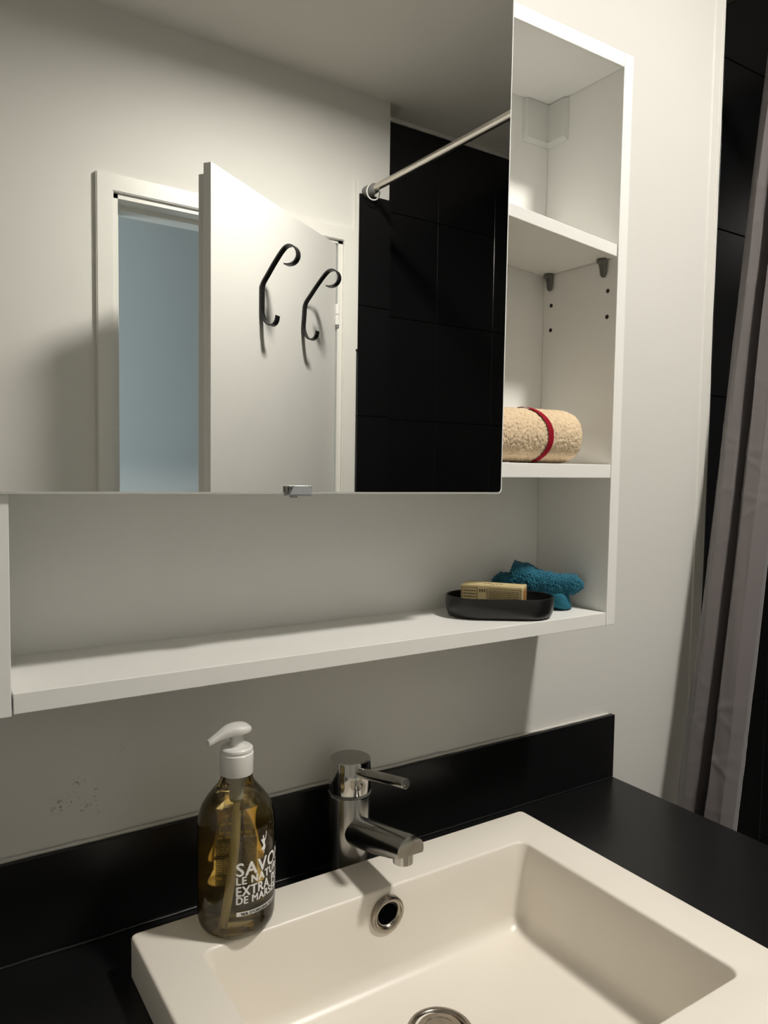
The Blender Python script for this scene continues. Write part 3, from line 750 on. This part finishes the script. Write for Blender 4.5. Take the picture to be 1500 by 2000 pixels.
# ================================================================ DOOR HOOKS
def hook(s, tilt, label):
    pr = [(.0490, .3850), (.0470, .3740), (.0415, .3650), (.0330, .3615), (.0240, .3640), (.0150, .3720), (.0085, .3840), (.0045, .3980), (.0045, .4300), (.0045, .4560), (.0080, .4700), (.0200, .4880), (.0350, .5100), (.0520, .5330), (.0640, .5470), (.0740, .5545), (.0860, .5560), (.0980, .5500), (.1050, .5390), (.1060, .5270), (.1000, .5160), (.0900, .5100), (.0780, .5090), (.0700, .5110)]
    # smooth the profile (Catmull-Rom)
    P = [Vector((a, b)) for a, b in pr]; S = []
    for i in range(len(P) - 1):
        p0, p1, p2, p3 = P[max(i - 1, 0)], P[i], P[i + 1], P[min(i + 2, len(P) - 1)]
        for k in range(4):
            t = k / 4
            S.append(.5 * ((2 * p1) + (p2 - p0) * t + (2 * p0 - 5 * p1 + 4 * p2 - p3) * t * t + (3 * p1 - p0 - 3 * p2 + p3) * t ** 3))
    S.append(P[-1])
    rings = []; hw, th = .0095, .0018
    for i, q in enumerate(S):
        tg = (S[min(i + 1, len(S) - 1)] - S[max(i - 1, 0)]).normalized(); nm = Vector((-tg.y, tg.x)); ring = []
        for a, b in ((-hw, -th), (hw, -th), (hw, th), (-hw, th)):
            o, z = q + nm * b
            ss = s + a + (z - .43) * math.tan(tilt)
            ring.append(door_pt(ss, max(o, .0006), z))
        rings.append(ring)
    bm = loft(rings)
    t = tag(finish('coat_hook', bm, m_iron, origin=door_pt(s, 0, .40)), label, 'hook', 'black iron hooks on the door')
    for z in (.412, .448):
        finish('screw', lathe([(.0030, 0), (.0026, .0012), (.001, .0018)], door_pt(s + (z - .43) * math.tan(tilt), .0060, z), 12, axis=axis_to(dn)), m_iron, t, smooth=40)
    return t
hook(.455, 0.0, 'curled black iron coat hook nearer the free edge of the white door')
hook(.222, math.radians(-7), 'curled black iron coat hook beside the door hinge')

# ================================================================ SHOWER ROD, RINGS, CURTAIN
RX, RZ = 1.402, .868
rod = thing('shower_rod', 'brushed metal shower curtain rod spanning above the black tiles', 'curtain rod', (RX, -.7, RZ))
finish('rod', tube([(RX, YF + .004, RZ), (RX, -.55, RZ)], .0105, 24), m_rod, rod, smooth=50)
finish('outer_rod', tube([(RX, -.86, RZ), (RX, SYB + .095, RZ)], .0127, 24), m_rod, rod, smooth=50)
for y, sg in ((YF + .003, 1), (SYB + .095, -1)):
    finish('end_cap', lathe([(.0185, 0), (.0185, .018), (.0168, .022), (.0158, .046), (.0130, .050)], (RX, y, RZ), 28, axis=axis_to((0, sg, 0))), m_rodcap, rod, smooth=40)
def ring_bm(y):
    P = [(RX + .004 * math.sin(a), y + .006 * math.sin(a * 1), RZ - .012 + .027 * math.cos(a)) for a in [math.radians(x) for x in range(0, 361, 12)]]
    P = [(RX + .021 * math.sin(math.radians(x)), y + .004 * math.sin(math.radians(x)), RZ - .009 + .024 * math.cos(math.radians(x))) for x in range(0, 352, 8)]
    return tube(P, .0021, 10)
tag(finish('curtain_ring', ring_bm(YF + .040), m_white_pl, smooth=60), 'single white plastic ring at the rod end by the door', 'ring')
for y in (-.035, -.065, -.095, -.122):
    tag(finish('curtain_ring', ring_bm(y), m_white_pl, smooth=60), 'white plastic ring carrying the gathered curtain', 'ring', 'curtain rings')
# curtain: gathered folds leaning out of the shower
NZ, NS = 480, 150
KN = [(0.0, -.030, .014), (.08, -.033, -.002), (.28, -.054, -.018), (.42, -.070, -.010), (.50, -.076, .022), (.56, -.080, .004), (.68, -.096, -.026), (.86, -.120, -.020), (.95, -.131, .002), (1.0, -.128, .022)]
def knot(s):
    for (a, ya, xa), (b, yb, xb) in zip(KN, KN[1:]):
        if s <= b:
            t = (s - a) / (b - a); t = t * t * (3 - 2 * t) * .6 + t * .4; return ya + (yb - ya) * t, xa + (xb - xa) * t
    return KN[-1][1], KN[-1][2]
random.seed(21)
CREASES = [(random.uniform(-.7, .8), random.uniform(-.12, .12), random.uniform(.0003, .0009), random.uniform(.003, .007)) for _ in range(26)]
def curt(s, z):
    y, dx = knot(s)
    h = (z - FLOOR) / (RZ - FLOOR)
    zz = max(z, -.60 + .25 * math.tanh((z + .60) / .25)) if z < -.60 else z
    x = 1.3885 - .212 * (RZ - .02 - zz) / 1.37 + .012 * math.sin(math.pi * h)
    k = .70 + .30 * (1 - h)
    spread = .85 + .25 * (1 - h)
    yy = -.030 + (y + .030) * spread - .006 * math.sin(h * 5)
    q = Vector((s * 5, z * 3.2, 1.7))
    cr = .0045 * noise.noise(q) + .0010 * noise.noise(Vector((s * 14 + z * 6, z * 9, 4))) 
    for cz, sl, amp, wd in CREASES:
        dzz = z - cz - sl * (s - .5); cr -= amp * math.exp(-(dzz / wd) ** 2)
    return Vector((x + dx * k + cr, yy + .003 * noise.noise(q * 1.3), z))
bm = bmesh.new(); G = []
ztop, zbot = RZ - .034, FLOOR + .06
for i in range(NZ + 1):
    z = zbot + (ztop - zbot) * i / NZ; G.append([bm.verts.new(curt(j / NS, z)) for j in range(NS + 1)])
for i in range(NZ):
    for j in range(NS): bm.faces.new((G[i][j], G[i][j + 1], G[i + 1][j + 1], G[i + 1][j]))
bmesh.ops.recalc_face_normals(bm, faces=bm.faces)
cur = tag(finish('shower_curtain', bm, m_curtain, smooth=180), 'grey mauve fabric shower curtain gathered beside the white wall', 'curtain')
sm = cur.modifiers.new('thickness', 'SOLIDIFY'); sm.thickness = .0009
